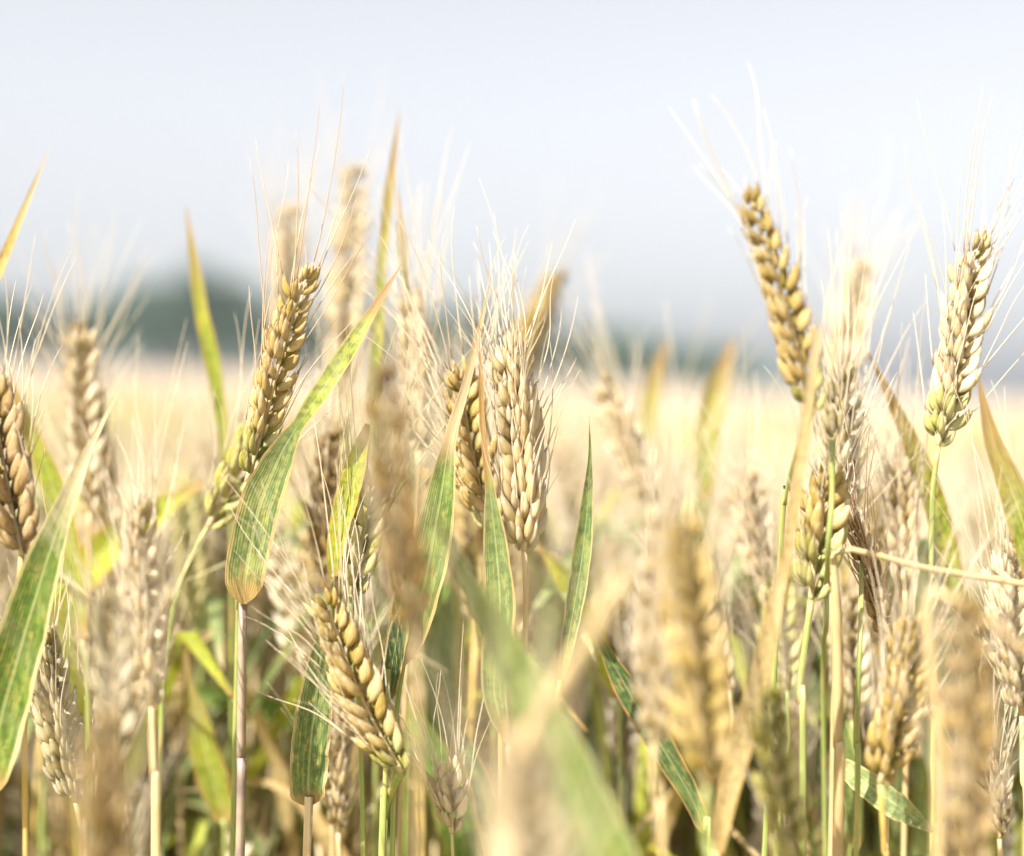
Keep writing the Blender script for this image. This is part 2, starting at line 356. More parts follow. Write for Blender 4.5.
def plant(label, d, ear=None, stem=None, leaves=(), husk_k='pale', awn_k='straw', stem_k='straw', roll_=0.0, n=None, width=1.0,
          awn=1.0, splay=1.0, awnlen=0.055, stemw=2.6, seed=None, ear_name='ear', prof=None, unripe=0):
    """one wheat plant; ear = pixels base to tip, stem = pixels top down, leaves = (kind, pixels base to tip, widths in px, twist, cup)"""
    awn = awn * 0.6 if d > .7 else awn
    rng = random.Random(seed if seed is not None else hash(label) % 9999 if False else sum(ord(c) * (i + 1) for i, c in enumerate(label)) % 99991)
    px = lambda k: P(k[0], k[1], k[2] if len(k) > 2 else d)
    if stem is None:
        stem = [ear[0][:2] + ((ear[0][2],) if len(ear[0]) > 2 else ()), (ear[0][0] + rng.uniform(-4, 4), ear[0][1] + 60), (ear[0][0] + rng.uniform(-14, 14), ear[0][1] + 200)]
    sp = stem_pts(stem, d); root = link_obj('wheat_plant', None); root.empty_display_size = 0.05
    root.location = sp[-1]; O = root.location.copy(); T = Matrix.Translation(-O)
    tag(root, label, 'wheat plant', GROUP)
    mb = MB(); NS = 130; q = spline(sp, NS); r = stemw * 0.0005
    rr = [r * (0.82 + 0.35 * min(1, i / 85)) for i in range(NS)]
    for k in (63, 98): rr[k - 2] *= 1.05; rr[k - 1] *= 1.12; rr[k] *= 1.28; rr[k + 1] *= 1.12; rr[k + 2] *= 1.05
    if prof: rr = [r * lerpl(prof, i / (NS - 1)) for i in range(NS)]
    tube(mb, [p - O for p in q], rr, 8)
    link_obj('stem', mb.mesh('stem', STEM[stem_k]), root)
    if ear:
        ax = spline([px(k) for k in ear], 24)
        mb = MB(); tube(mb, [p - O for p in ax[:23]], [0.0012 - 0.0006 * i / 22 for i in range(23)], 6)
        eo = link_obj(ear_name, mb.mesh('rachis', STEM['straw']), root)
        spk, aw = ear_layout(ax, rollang=R(roll_), rng=rng, front=-F, n=n, width=width, awn=awn, splay=splay, awnlen=awnlen)
        for i_, (M, v) in enumerate(spk):       # the lowest spikelets ripen last
            hk = 'green' if i_ < unripe else husk_k
            o = link_obj('spikelet', SPK_MESH[hk][v], eo); o.matrix_local = T @ M
        for M, v in aw:
            o = link_obj('awn', AWN_MESH[awn_k][v], eo); o.matrix_local = T @ M
    for i, lf in enumerate(leaves):
        kind, keys, ws = lf[:3]; tw = lf[3] if len(lf) > 3 else 0.3; cup = lf[4] if len(lf) > 4 else 0.18
        dd = lf[5] if len(lf) > 5 else d
        kp = [P(k[0], k[1], k[2] if len(k) > 2 else dd) - O for k in keys]
        mb = MB(); ribbon(mb, kp, [x * dd / FPX for x in ws], -F, tw, cup, 56, 0.25, i + rng.random() * 9)
        link_obj('leaf', mb.mesh('leaf', LEAF[kind]), root)
    return root

#@STRUCTURE
# ------------------------------------------------------------------ ground, far field, trees
def ground():
    s = NT('soil_and_stubble'); ob = s.n('ShaderNodeTexCoord').outputs['Object']
    a = s.noise(ob, (1, 1, 1), 14, 6); b = s.noise(ob, (1, 1, 1), 0.02, 3)
    col = s.ramp(a, [(0.35, (0.20, 0.15, 0.08)), (0.55, (0.38, 0.30, 0.16)), (0.7, (0.50, 0.40, 0.24))])
    col = s.mix(s.ramp(b, [(0.45, 0.0), (0.6, 0.6)]), col, (0.14, 0.20, 0.06))
    m = s.finish(col, 0.9, 0, s.bump(a, 0.6, 0.02))
    mb = MB(); N = 3500; mb.v = [Vector((-N, -60, 0)), Vector((N, -60, 0)), Vector((N, N, 0)), Vector((-N, N, 0))]; mb.f = [(0, 1, 2, 3)]; mb.uv = [(0, 0)] * 4
    tag(link_obj('ground', mb.mesh('ground', m, False)), kind='structure')
ground()
def far_field():                                # the ripe canopy from 9 m outwards, its top just under the eye
    s = NT('ripe_canopy'); ob = s.n('ShaderNodeTexCoord').outputs['Object']
    a = s.noise(ob, (1, 1, 1), 9, 6); b = s.noise(ob, (0.05, 0.2, 1), 1.0, 3); c = s.noise(ob, (1, 0.3, 1), 0.5, 5)
    col = s.ramp(a, [(0.3, (0.22, 0.17, 0.13)), (0.5, (0.31, 0.255, 0.205)), (0.7, (0.40, 0.345, 0.29))])
    col = s.mix(s.ramp(b, [(0.4, 0.0), (0.65, 0.35)]), col, (0.56, 0.40, 0.25))
    col = s.mix(s.ramp(c, [(0.55, 0.0), (0.7, 0.25)]), col, (0.40, 0.36, 0.12))
    m = s.finish(col, 0.8, 0, s.bump(a, 1.0, 0.05))
    mb = MB(); ys = [8.5 * (236 / 8.5) ** (i / 70) for i in range(71)]; K = 90
    for i, y in enumerate(ys):
        for k in range(K + 1):
            x = (k / K * 2 - 1) * (6 + y * 0.75)
            z = 0.88 + 0.035 * noise.noise(Vector((x * 1.3, y * 1.3, 0))) + 0.03 * noise.noise(Vector((x * 5, y * 5, 3)))
            z -= 0.10 * max(0, 1 - (y - 8.5) / 3)
            mb.v.append(Vector((x, y, z))); mb.uv.append((0, 0))
    for i in range(70):
        for k in range(K): q = i * (K + 1) + k; mb.f.append((q, q + 1, q + K + 2, q + K + 1))
    b = len(mb.v)                               # the canopy stands on the soil: skirts all round
    ring = [k for k in range(K + 1)] + [i * (K + 1) + K for i in range(1, 71)] + [70 * (K + 1) + k for k in range(K - 1, -1, -1)] + [i * (K + 1) for i in range(69, 0, -1)]
    for q in ring: v = mb.v[q]; mb.v.append(Vector((v.x, v.y, 0.0))); mb.uv.append((0, 0))
    for i in range(len(ring)): j = (i + 1) % len(ring); mb.f.append((ring[j], ring[i], b + i, b + j))
    tag(link_obj('wheat_field', mb.mesh('wheat_field', m)), 'pale ripe wheat field running back to the trees', 'wheat field', kind='stuff')
far_field()

def bark():
    s = NT('bark'); ob = s.n('ShaderNodeTexCoord').outputs['Object']; a = s.noise(ob, (4, 4, 0.6), 1, 4)
    return s.finish(s.ramp(a, [(0.35, (0.07, 0.05, 0.035)), (0.65, (0.18, 0.14, 0.10))]), 0.9)
def foliage(name, a, b):
    s = NT(name); ob = s.n('ShaderNodeTexCoord').outputs['Object']; n1 = s.noise(ob, (1, 1, 1), 0.5, 3); n2 = s.noise(ob, (1, 1, 1), 3, 2)
    return s.finish(s.mix(s.ramp(s.math('ADD', s.math('MULTIPLY', n1, .6), s.math('MULTIPLY', n2, .4)), [(0.38, 0.0), (0.62, 1.0)]), a, b), 0.7, 0.3)
BARK = bark(); FOL = [foliage('dark_green_foliage', (0.014, 0.05, 0.02), (0.03, 0.085, 0.03)), foliage('mid_green_foliage', (0.025, 0.075, 0.02), (0.055, 0.13, 0.035))]
def tree_meshes(seed, fol, H=14.0, wide=1.0):
    rng = random.Random(seed); tr = MB(); cr = MB()
    tube(tr, spline([(0, 0, 0), (rng.uniform(-.3, .3), 0, H * .3), (rng.uniform(-.5, .5), .2, H * .62)], 8), [0.42 - 0.035 * i for i in range(8)], 8)
    cl = []
    for k in range(26):
        a = rng.uniform(0, 6.28); h = rng.uniform(.16, 1) ** 0.8; rad = H * .36 * wide * math.sin(math.pi * min(1, max(.08, (h * 0.9 + .06)))) ** .6 * rng.uniform(.35, 1)
        c = Vector((math.cos(a) * rad, math.sin(a) * rad, H * (0.12 + .78 * h))); cl.append((c, H * rng.uniform(.09, .16)))
        if k % 2 == 0: tube(tr, [Vector((0, 0, H * (.15 + .35 * h))), c * 0.55 + Vector((0, 0, H * (.10 + .15 * h))), c], [0.16, 0.10, 0.03], 5)
    for c, r in cl:
        for k in range(150):
            v = Vector((rng.gauss(0, 1), rng.gauss(0, 1), rng.gauss(0, 1))).normalized() * r * rng.random() ** .4; v.z *= .8
            p = c + v; n = (v.normalized() + Vector((rng.gauss(0, .5), rng.gauss(0, .5), rng.gauss(0, .5)))).normalized()
            x = n.orthogonal().normalized(); y = n.cross(x); s = rng.uniform(.16, .38); b = len(cr.v)
            cr.v += [p + x * s, p + y * s * .7, p - x * s, p - y * s * .7]; cr.f.append((b, b + 1, b + 2, b + 3)); cr.uv += [(0, 0)] * 4
    return tr.mesh('trunk', BARK), cr.mesh('crown', fol, False)
TREES = [tree_meshes(1, FOL[0]), tree_meshes(2, FOL[1], wide=1.15), tree_meshes(3, FOL[0], wide=.8), tree_meshes(4, FOL[1], wide=1.0)]
def tree(px, dist, top_px, kind, label, group):
    """crown top px above the horizon"""
    x = (px - 512) / FPX * dist; h = top_px / FPX * dist + 1.0
    root = link_obj('broadleaf_tree', None); root.location = (x, dist, 0); root.scale = (h / 13.4 * (1.6 if 150 < px < 240 else 1.15),) * 2 + (h / 13.4,); root.rotation_euler.z = (px * 1.7) % 6.28
    tag(root, label, 'tree', group)
    link_obj('trunk', TREES[kind][0], root); link_obj('crown', TREES[kind][1], root)
rt = random.Random(3)
tree(186, 215, 104, 0, 'tallest tree of the hazy tree line, rising behind the thin green blade at left', 'trees along the far edge of the field')
tree(216, 217, 90, 1, 'round tree leaning on the right flank of the tallest tree', 'trees along the far edge of the field')
tree(160, 219, 88, 3, 'round tree on the left flank of the tallest tree', 'trees along the far edge of the field')
x = -420
while x < 735:
    if not 140 < x < 240:
        top = 60 if x < 300 else 64 if x < 480 else 70 - (x - 480) * 0.14
        top *= rt.uniform(.82, 1.14)
        lab = ('hazy tree in the even dark row left of the tallest tree' if x < 145 else 'hazy tree in the far row just right of the tallest tree' if x < 420 else
               'hazy blue green tree in the far row behind the central ears' if x < 600 else 'small hazy tree in the thinning right end of the far row')
        tree(x, rt.uniform(225, 250), top, rt.randrange(4), lab, 'trees along the far edge of the field')
    x += rt.uniform(17, 30)
def far_wood():
    mb = MB(); rng = random.Random(9)
    x = -620
    while x < 170:
        d = 780 + rng.uniform(-40, 40); h = (24 + 5 * math.sin(x * .01) + rng.uniform(-4, 4)) * (1 if x < 60 else max(.2, 1 - (x - 60) / 120))
        for k in range(130):
            p = Vector((x + rng.gauss(0, 7), d + rng.gauss(0, 7), 0)); p.z = h * rng.random() ** .6
            n = Vector((rng.gauss(0, 1), -1 + rng.gauss(0, .5), .6 + rng.gauss(0, .5))).normalized(); a = n.orthogonal().normalized(); c = n.cross(a); s = rng.uniform(1.2, 2.8); b = len(mb.v)
            mb.v += [p + a * s, p + c * s, p - a * s, p - c * s]; mb.f.append((b, b + 1, b + 2, b + 3)); mb.uv += [(0, 0)] * 4
        x += 10
    tag(link_obj('distant_wood', mb.mesh('distant_wood', FOL[0], False)), 'blue distant woodland beyond the row of trees', 'woodland', kind='stuff')
far_wood()
def haze():
    bpy.ops.mesh.primitive_cube_add(size=1); o = bpy.context.object; o.name = 'haze'
    o.location = (0, 390, 31); o.scale = (2200, 900, 64)
    m = bpy.data.materials.new('haze_air'); m.use_nodes = True; t = m.node_tree; t.nodes.clear()
    out = t.nodes.new('ShaderNodeOutputMaterial'); v = t.nodes.new('ShaderNodeVolumePrincipled')
    v.inputs['Color'].default_value = (0.84, 0.91, 1.0, 1); v.inputs['Density'].default_value = 0.0005; v.inputs['Anisotropy'].default_value = 0.15
    t.links.new(v.outputs[0], out.inputs['Volume']); o.data.materials.append(m)
    tag(o, 'thin pale summer haze over the field', 'haze', kind='stuff')
haze()

#@FILLERS
# ------------------------------------------------------------------ the rest of the crop
def template_ear(seed, base, length, lean, awnlen=0.055, seg=6, rings=5, n=None, low=False):
    rng = random.Random(seed); a = rng.uniform(0, 6.28); dx, dy = math.cos(a), math.sin(a)
    pts = spline([base, base + Vector((dx * lean * .3, dy * lean * .3, length * .5)), base + Vector((dx * lean, dy * lean, length))], 16)
    sp, aw = ear_layout(pts, rng.uniform(0, 3.14), rng, Vector((0, -1, 0)), n=n, width=rng.uniform(.95, 1.1), awnlen=awnlen, awn=0.5 if low else 0.7)
    mb = MB(); lib = [spikelet(random.Random(seed + i), seg, rings, n=3 if low else 5)[0] for i in range(2 if low else 3)]
    for M, v in sp: mb.add(lib[v % len(lib)], M)
    if not low: tube(mb, pts[:15], 0.001, 5); mb.m += [0] * (len(mb.f) - len(mb.m))
    am = MB()
    for M, v in aw:
        if low:
            t = MB(); t.v = [Vector((-.0004, 0, 0)), Vector((.0004, 0, 0)), Vector((0, 0.0, .06))]; t.f = [(0, 1, 2)]; t.uv = [(0, 0)] * 3; am.add(t, M)
        else:
            src = AWNB[v]; am.add(src, M)
    return mb, am
def template_leaf(seed, z0, rise, reach, width=0.012, n=18):
    rng = random.Random(seed); a = rng.uniform(0, 6.28); D = Vector((math.cos(a), math.sin(a), 0)); mb = MB()
    droop = rng.uniform(-.10, .06)
    pts = [Vector((0, 0, z0)), Vector((0, 0, z0 + rise * .5)) + D * reach * .22, Vector((0, 0, z0 + rise)) + D * reach * .6, Vector((0, 0, z0 + rise + droop)) + D * reach]
    ribbon(mb, pts, [width * .5, width, width * .95, width * .6, 0.0], Vector((-D.y, D.x, .3)), rng.uniform(-1.5, 1.5), .2, n, .4, seed)
    return mb
KINDS = ['pale', 'gold', 'pale', 'green', 'pale', 'gold', 'pale', 'grey']
PROTO = []
for k in range(8):
    L = [0.082, 0.074, 0.09, 0.07, 0.078, 0.086, 0.068, 0.08][k]; lean = [.004, .012, .02, .008, .016, .002, .01, .018][k]
    top = 0.92; base = Vector((0, 0, top - L)); e, a = template_ear(50 + k, base, L, lean)
    st = MB(); tube(st, spline([(0, 0, 0), (.01, .005, .4), (0, 0, top - L)], 16), [.0019 - .0006 * i / 15 for i in range(16)], 6)
    lv = [template_leaf(70 + k, .60, .16, .08 + .05 * (k % 3), .012), template_leaf(90 + k, .42, .2, .10, .013)]
    hk = KINDS[k]
    PROTO.append(dict(stem=st.mesh('stem', STEM[['straw', 'gold', 'green', 'green'][k % 4]]), ear=e.mesh('ear', [HUSK[hk], CHAFF[hk]]), awns=a.mesh('awns', AWN['straw']), top=top,
        leaf=[lv[0].mesh('leaf', LEAF[['soft', 'dry', 'green', 'ochre', 'yellow', 'blue', 'dry', 'soft'][k]]), lv[1].mesh('leaf', LEAF[['green', 'soft', 'dry', 'dark'][k % 4]])]))
def proj(p):
    v = p - CAM; d = v.dot(F); return 512 + v.dot(RT) / d * FPX, 428 - v.dot(UP) / d * FPX, d
def ymin(px):
    for a, b in ((60, 470), (240, 520), (345, 400), (450, 360), (505, 420), (602, 560), (660, 425), (740, 440), (900, 455), (5000, 470)):
        if px < a: return b
COLW = {'pale': 'pale cream', 'gold': 'golden', 'green': 'greenish', 'grey': 'weathered grey', 'brown': 'brownish'}
rf = random.Random(17); placed = []; count = 0
while count < 228:
    d = 0.70 + 1.05 * rf.random() ** 0.85; px = rf.uniform(-60, 1084); x = (px - 512) / FPX * d
    if any((x - a) ** 2 + (d - b) ** 2 < 0.022 ** 2 for a, b in placed): continue
    placed.append((x, d)); k = rf.randrange(8); pr = PROTO[k]
    want = max(ymin(px) + 25 * (d < 1) + rf.expovariate(1 / 55), 0); ztop = 1.0 - (want - 375 - (px - 512) * .035) / FPX * d
    ztop = min(max(ztop, .80), 1.0); s = ztop / pr['top']
    r = link_obj('wheat_plant', None); r.location = (x, d, 0); r.scale = (1, 1, 1); r.rotation_euler = (rf.gauss(0, .04), rf.gauss(0, .04), rf.uniform(0, 6.28)); r.scale = (s,) * 3
    zone = 'left' if px < 230 else 'left of centre' if px < 450 else 'right of centre' if px < 700 else 'right'
    dist = 'just behind the sharp ears' if d < 1.05 else 'deeper in the crop'
    tag(r, f'blurred {COLW[KINDS[k]]} wheat ear {dist}, {zone} of the picture' if 'centre' not in zone else f'blurred {COLW[KINDS[k]]} wheat ear {dist}, {zone}', 'wheat plant', GROUP)
    link_obj('stem', pr['stem'], r); eo = link_obj('ear', pr['ear'], r); link_obj('awns', pr['awns'], eo)
    if rf.random() < .8: link_obj('leaf', pr['leaf'][0], r)
    if rf.random() < .6: link_obj('leaf', pr['leaf'][1], r)
    count += 1

def mass(name, label, spots, low_n, seed, leafn):
    """many plants welded into one object, for what nobody could count"""
    rng = random.Random(seed); tmpl = []
    mats = [CHAFF['far'], CHAFF['gold'], CHAFF['pale'] if leafn > 1 else HUSK['far'], AWN['straw'], STEM['straw'], STEM['green'], LEAF['pale'], LEAF['dry'], LEAF['yellow'] if leafn > 1 else LEAF['soft']]
    for k in range(5):
        mb = MB(); L = .08; e, a = template_ear(200 + seed + k, Vector((0, 0, .92 - L)), L, .015, seg=4, rings=3, n=low_n, low=True)
        mb.add(e, None, k % 3); mb.add(a, None, 3)
        st = MB(); tube(st, [Vector((0, 0, 0)), Vector((.006, 0, .45)), Vector((0, 0, .84))], [.002, .0018, .0013], 3); mb.add(st, None, 4 + k % 2)
        for j in range(leafn):
            lf = MB(); rr = random.Random(seed + k * 7 + j); aa = rr.uniform(0, 6.28); D = Vector((math.cos(aa), math.sin(aa), 0)); Y = Vector((-D.y, D.x, 0)); z0 = .35 + .19 * j
            ps = [Vector((0, 0, z0)), Vector((0, 0, z0 + .12)) + D * .03, Vector((0, 0, z0 + .2)) + D * .08, Vector((0, 0, z0 + .17)) + D * .15]
            for i, p in enumerate(ps): w = [.004, .006, .005, .0005][i]; lf.v += [p - Y * w, p + Y * w]; lf.uv += [(.2, i / 3), (.8, i / 3)]
            lf.f = [(i * 2, i * 2 + 1, i * 2 + 3, i * 2 + 2) for i in range(3)]; mb.add(lf, None, 6 + (k + j) % 3)
        V = np.array([tuple(v) for v in mb.v], np.float32); fl = np.array([len(f) for f in mb.f], np.int32); fi = np.array([i for f in mb.f for i in f], np.int32)
        tmpl.append((V, fl, fi, np.array(mb.uv, np.float32), np.array(mb.m, np.int32)))
    VS, FL, FI, UV, MI = [], [], [], [], []; off = 0
    for (x, y, z) in spots:
        V, fl, fi, uv, mi = tmpl[rng.randrange(5)]; s = z / .92; a = rng.uniform(0, 6.28); c, sn = math.cos(a), math.sin(a); tx, ty = rng.gauss(0, .05), rng.gauss(0, .05)
        W = np.empty_like(V); W[:, 0] = (V[:, 0] * c - V[:, 1] * sn + tx * V[:, 2]) * s + x; W[:, 1] = (V[:, 0] * sn + V[:, 1] * c + ty * V[:, 2]) * s + y; W[:, 2] = V[:, 2] * s
        VS.append(W); FL.append(fl); FI.append(fi + off); UV.append(uv); MI.append(mi); off += len(V)
    VS = np.concatenate(VS); FL = np.concatenate(FL); FI = np.concatenate(FI); UV = np.concatenate(UV); MI = np.concatenate(MI)
    me = bpy.data.meshes.new(name); me.vertices.add(len(VS)); me.vertices.foreach_set('co', VS.ravel()); me.loops.add(len(FI)); me.loops.foreach_set('vertex_index', FI)
    me.polygons.add(len(FL)); me.polygons.foreach_set('loop_start', np.concatenate(([0], np.cumsum(FL)[:-1])).astype(np.int32)); me.polygons.foreach_set('loop_total', FL)
    me.update(calc_edges=True); l = me.uv_layers.new(name='uv'); l.data.foreach_set('uv', UV[FI].ravel())
    for m in mats: me.materials.append(m)
    me.polygons.foreach_set('material_index', MI); me.polygons.foreach_set('use_smooth', np.ones(len(FL), bool)); me.update()
    tag(link_obj(name, me), label, 'wheat crop', kind='stuff')
rm = random.Random(23); near = []; far = []
for _ in range(1700):
    d = rm.uniform(1.7, 3.6); px = rm.uniform(-450, 1470)
    if rm.random() > .35 + d / 3.6: continue
    near.append(((px - 512) / FPX * d, d, min(.97, rm.gauss(.895, .028))))
for _ in range(1300):                           # shorter tillers among the nearer plants
    d = rm.uniform(.78, 1.75); px = rm.uniform(-250, 1270)
    near.append(((px - 512) / FPX * d, d, 1.0 - max((130 + 340 * rm.random() ** 1.6) / FPX * d, .06)))
for _ in range(300):                            # the crop left and right of the picture, outside it
    d = rm.uniform(.15, 1.7); sd = rm.choice((-1, 1)); x = sd * (.36 * d + .16 + rm.random() ** 1.3 * .9)
    near.append((x, d, min(.95, rm.gauss(.88, .03))))
for _ in range(9000):
    d = (3.5 ** 2 + (10.5 ** 2 - 3.5 ** 2) * rm.random()) ** .5; px = rm.uniform(-350, 1370)
    far.append(((px - 512) / FPX * d, d, min(.97, rm.gauss(.885, .028))))
mass('wheat_crop', 'dense blurred wheat crop close behind the single ears', near, 14, 1, 3)
mass('wheat_crop', 'soft pale wheat crop in the middle distance', far, 7, 2, 1)

#@HEROES
# ------------------------------------------------------------------ the plants one can tell apart
# sharp ones
plant('sharp cream wheat ear standing upright in the centre, awns fanning right', .60, [(524, 551), (523, 500), (519, 430), (508, 352)],
      [(524, 551), (526, 590), (525, 650), (520, 760)], husk_k='pale', roll_=78, width=1.22, stem_k='straw', awn=1.2, splay=1.7, awnlen=.050, stemw=2.9, n=21)
plant('sharp golden ear leaning right above the folded striped leaf', .60, [(247, 482), (262, 430), (280, 360), (305, 275)],
      [(247, 482), (243, 520), (238, 600, .62), (236, 720, .63)], husk_k='gold', awn_k='red', roll_=36, width=.88, stem_k='green', awn=.42, splay=.9, awnlen=.060, n=20, unripe=5)
plant('plump green ear bending right at the foot of the leaning golden ear', .655, [(208, 527), (222, 500), (243, 465), (262, 425)],
      [(208, 527), (190, 560), (176, 600), (166, 660), (160, 760)], husk_k='green', roll_=22, width=1.12, stem_k='green', n=9, awn=.6)
plant('golden ear half hidden by the brown tipped leaf, left of the cream ear', .625, [(495, 535), (478, 480), (466, 420), (462, 375)], husk_k='gold', roll_=20, width=1.0, stem_k='gold', unripe=3, n=17)
plant('white topped ear with long crossing awns behind the dark blurred ear', .685, [(418, 450), (416, 400), (414, 350), (411, 302)], husk_k='pale', roll_=85, width=1.05, n=15, awnlen=.062, splay=1.2)
plant('green grained ear low beside the short yellow green blade', .615, [(352, 594), (358, 560), (366, 520), (372, 478)], husk_k='green', roll_=25, width=1.1, n=11, stem_k='green', awn_k='green')
plant('narrow brownish ear left of the short yellow green blade', .68, [(336, 600), (328, 545), (325, 490), (328, 436)], husk_k='brown', roll_=60, width=.85, n=17)
plant('golden ear arching up to the left, its awns crossing the striped leaf', .58, [(402, 772), (376, 728), (350, 670), (326, 602)],
      [(402, 772), (392, 790, .6), (384, 820, .61), (382, 870, .61)], husk_k='gold', roll_=30, width=1.0, stem_k='green', unripe=3, n=17, awn=.8, splay=.9, awnlen=.055, stemw=4.0)
plant('slender pale ear directly behind the arching golden ear', .66, [(338, 832), (336, 780), (338, 730), (344, 680)], husk_k='pale', roll_=80, width=.85, n=16)
plant('tiny pale ear with few long awns near the bottom edge', .615, [(452, 832), (449, 800), (446, 768)], husk_k='pale', roll_=30, width=.82, n=8, awn=.8, splay=.35, awnlen=.045, stemw=1.6)
plant('sharp pale ear with dark awn tips at the right, leaning right against the sky', .615, [(938, 446), (950, 395), (962, 330), (976, 243)],
      [(938, 446), (933, 490), (931, 570), (934, 700)], husk_k='pale', awn_k='straw', roll_=25, width=1.0, stem_k='green', n=20, unripe=5, splay=.8, awnlen=.060, awn=.5)
plant('golden ear leaning left against the sky above the long dry blade', .545, [(812, 412), (797, 350), (776, 275), (748, 196)],
      [(812, 412), (798, 450, .58), (786, 500, .60), (778, 600, .61)], husk_k='gold', awn_k='straw', roll_=20, width=.80, stem_k='green', unripe=3, n=20, awnlen=.044, splay=.6, awn=.35)
plant('grey green ear with a green stem in front, right of the long dry blade', .64, [(832, 545), (838, 490), (842, 430), (840, 378)], husk_k='grey', roll_=40, width=1.05, n=18, awnlen=.06)
plant('plump yellow green ear above the kinked straw stem', .58, [(811, 600), (814, 565), (820, 525), (826, 480)], [(811, 600), (806, 640), (799, 700), (803, 790)],
      husk_k='gold', unripe=5, roll_=20, width=1.15, n=9, stem_k='green', awn=.5, stemw=3.0)
plant('dark brown ear cut off by the left edge', .575, [(22, 556), (12, 510), (2, 455), (-8, 395)], husk_k='brown', roll_=28, width=1.2, n=19, stem_k='gold', awn=.5)
plant('weathered grey ear leaning left beside the broad leaf at lower left', .61, [(76, 802), (64, 752), (54, 700), (44, 640)], [(76, 802), (84, 840), (88, 900)], husk_k='grey', roll_=70, width=.95, n=18, awn=.6)
plant('cream ear whose tip shows below the dark blade at right', .66, [(905, 590), (902, 550), (899, 510), (898, 468)], husk_k='pale', roll_=80, width=1.0, n=14, awnlen=.06)
plant('withered dark red brown ear with tangled awns behind the kinked stem', .60, [(884, 640), (878, 600), (866, 560), (852, 515)], husk_k='brown', awn_k='red', roll_=60, width=.62, n=15, awn=1.0, splay=1.0, awnlen=.04, stemw=1.8)
plant('brown gold ear with plump husks above the pale striped leaf', .55, [(880, 784), (890, 740), (902, 690), (914, 625)], husk_k='gold', roll_=35, width=.95, n=15, stem_k='gold')
plant('cream ear cut off by the right edge below the yellow blade', .585, [(1022, 715), (1014, 660), (1010, 600), (1016, 535)], husk_k='pale', roll_=20, width=1.0, n=18)
plant('small pale ear near the lower right corner', .62, [(999, 838), (996, 805), (992, 752)], husk_k='pale', roll_=50, width=.8, n=11, awnlen=.05)
# blurred, nearer than the sharp row
plant('dark brown blurred ear standing close to the lens left of centre', .430, [(416, 640), (405, 560), (390, 460), (384, 372)], husk_k='dark', roll_=20, width=.72, n=19, stem_k='straw', stemw=1.8, awn=.6, awnlen=.045)
plant('pale blurred ear close to the lens, left one of the stout pair', .475, [(654, 742), (656, 670), (660, 590), (664, 508)], husk_k='pale', roll_=70, width=.92, n=17, awn=.7)
plant('brownish gold blurred ear close to the lens, right one of the stout pair', .455, [(706, 786), (702, 710), (692, 610), (684, 530)], husk_k='gold', roll_=30, width=.95, n=19, stem_k='green', awn=.6)
plant('very blurred ear cropped by the bottom edge at lower left', .41, [(112, 950), (106, 860), (102, 790), (100, 720)], husk_k='brown', roll_=50, width=.75, n=16, awn=.5)
plant('very blurred pale ear cropped by the bottom edge in the middle', .35, [(536, 990), (532, 900), (528, 830), (524, 762)], husk_k='pale', roll_=40, width=.95, n=15, awn=.5)
plant('tall blurred brownish ear rising from the bottom edge at right', .44, [(966, 900), (970, 800), (968, 700), (962, 606)], husk_k='brown', roll_=30, width=.78, n=18, awn=.7)
plant('blurred straw ear in front of the horizontal leaf at left', .545, [(152, 706), (146, 650), (140, 580), (138, 514)], husk_k='pale', roll_=65, width=.85, n=17, awn=.9)
plant('blurred tan ear between the grey ear and the straw ear', .50, [(118, 760), (116, 700), (112, 640), (108, 600)], husk_k='grey', roll_=20, width=.8, n=12, awn=.7)
plant('blurred yellow green ear right of the long dry blade near the bottom', .50, [(796, 866), (784, 810), (774, 750), (768, 694)], husk_k='green', roll_=20, width=.82, n=14, stem_k='green', awn=.5)
# blurred, behind the sharp row
plant('pale blurred ear behind the tip of the broad leaf at left', .72, [(90, 512), (86, 450), (84, 400), (84, 340)], husk_k='pale', roll_=20, width=1.0, n=17)
plant('brown blurred ear just right of the pale one behind the broad leaf', .78, [(104, 530), (96, 470), (86, 410), (76, 330)], husk_k='brown', roll_=60, width=1.0, n=19)
plant('tall blurred ear against the sky left of the two ochre blades', .86, [(342, 400), (345, 330), (349, 250), (355, 172)], husk_k='pale', roll_=30, width=1.12, n=24)
plant('blurred ear tip against the sky above the leaning golden ear', .92, [(284, 340), (286, 300), (288, 260), (290, 212)], husk_k='pale', roll_=30, width=1.1, n=17)
plant('blurred golden ear leaning right behind the cream ear', .88, [(512, 400), (522, 355), (536, 320), (555, 278)], husk_k='gold', roll_=60, width=1.1, n=17, awn=.4)
plant('blurred pale ear leaning left, between the cream ear and the stout pair', .76, [(652, 505), (636, 460), (618, 420), (602, 382)], husk_k='pale', roll_=60, width=1.05, n=16)
plant('blurred ear against the sky between the two tall ears at right', .84, [(838, 400), (844, 350), (850, 310), (860, 268)], husk_k='pale', roll_=20, width=1.1, n=17)
plant('blurred cream ear in the gap left of the long dry blade', .70, [(762, 585), (756, 550), (750, 515), (747, 478)], husk_k='pale', roll_=50, width=1.0, n=12)
plant('small blurred ear low in the gap left of the long dry blade', .68, [(728, 690), (718, 660), (706, 625), (698, 592)], husk_k='pale', roll_=20, width=.8, n=12)
plant('blurred olive ear right of the green stem below the plump ear', .68, [(786, 690), (782, 650), (780, 610), (782, 575)], husk_k='green', roll_=30, width=.9, n=13, stem_k='green')
plant('pale blurred ear behind the kinked straw stem', .68, [(852, 720), (850, 680), (846, 640), (848, 600)], husk_k='pale', roll_=30, width=.95, n=14, stem_k='green')
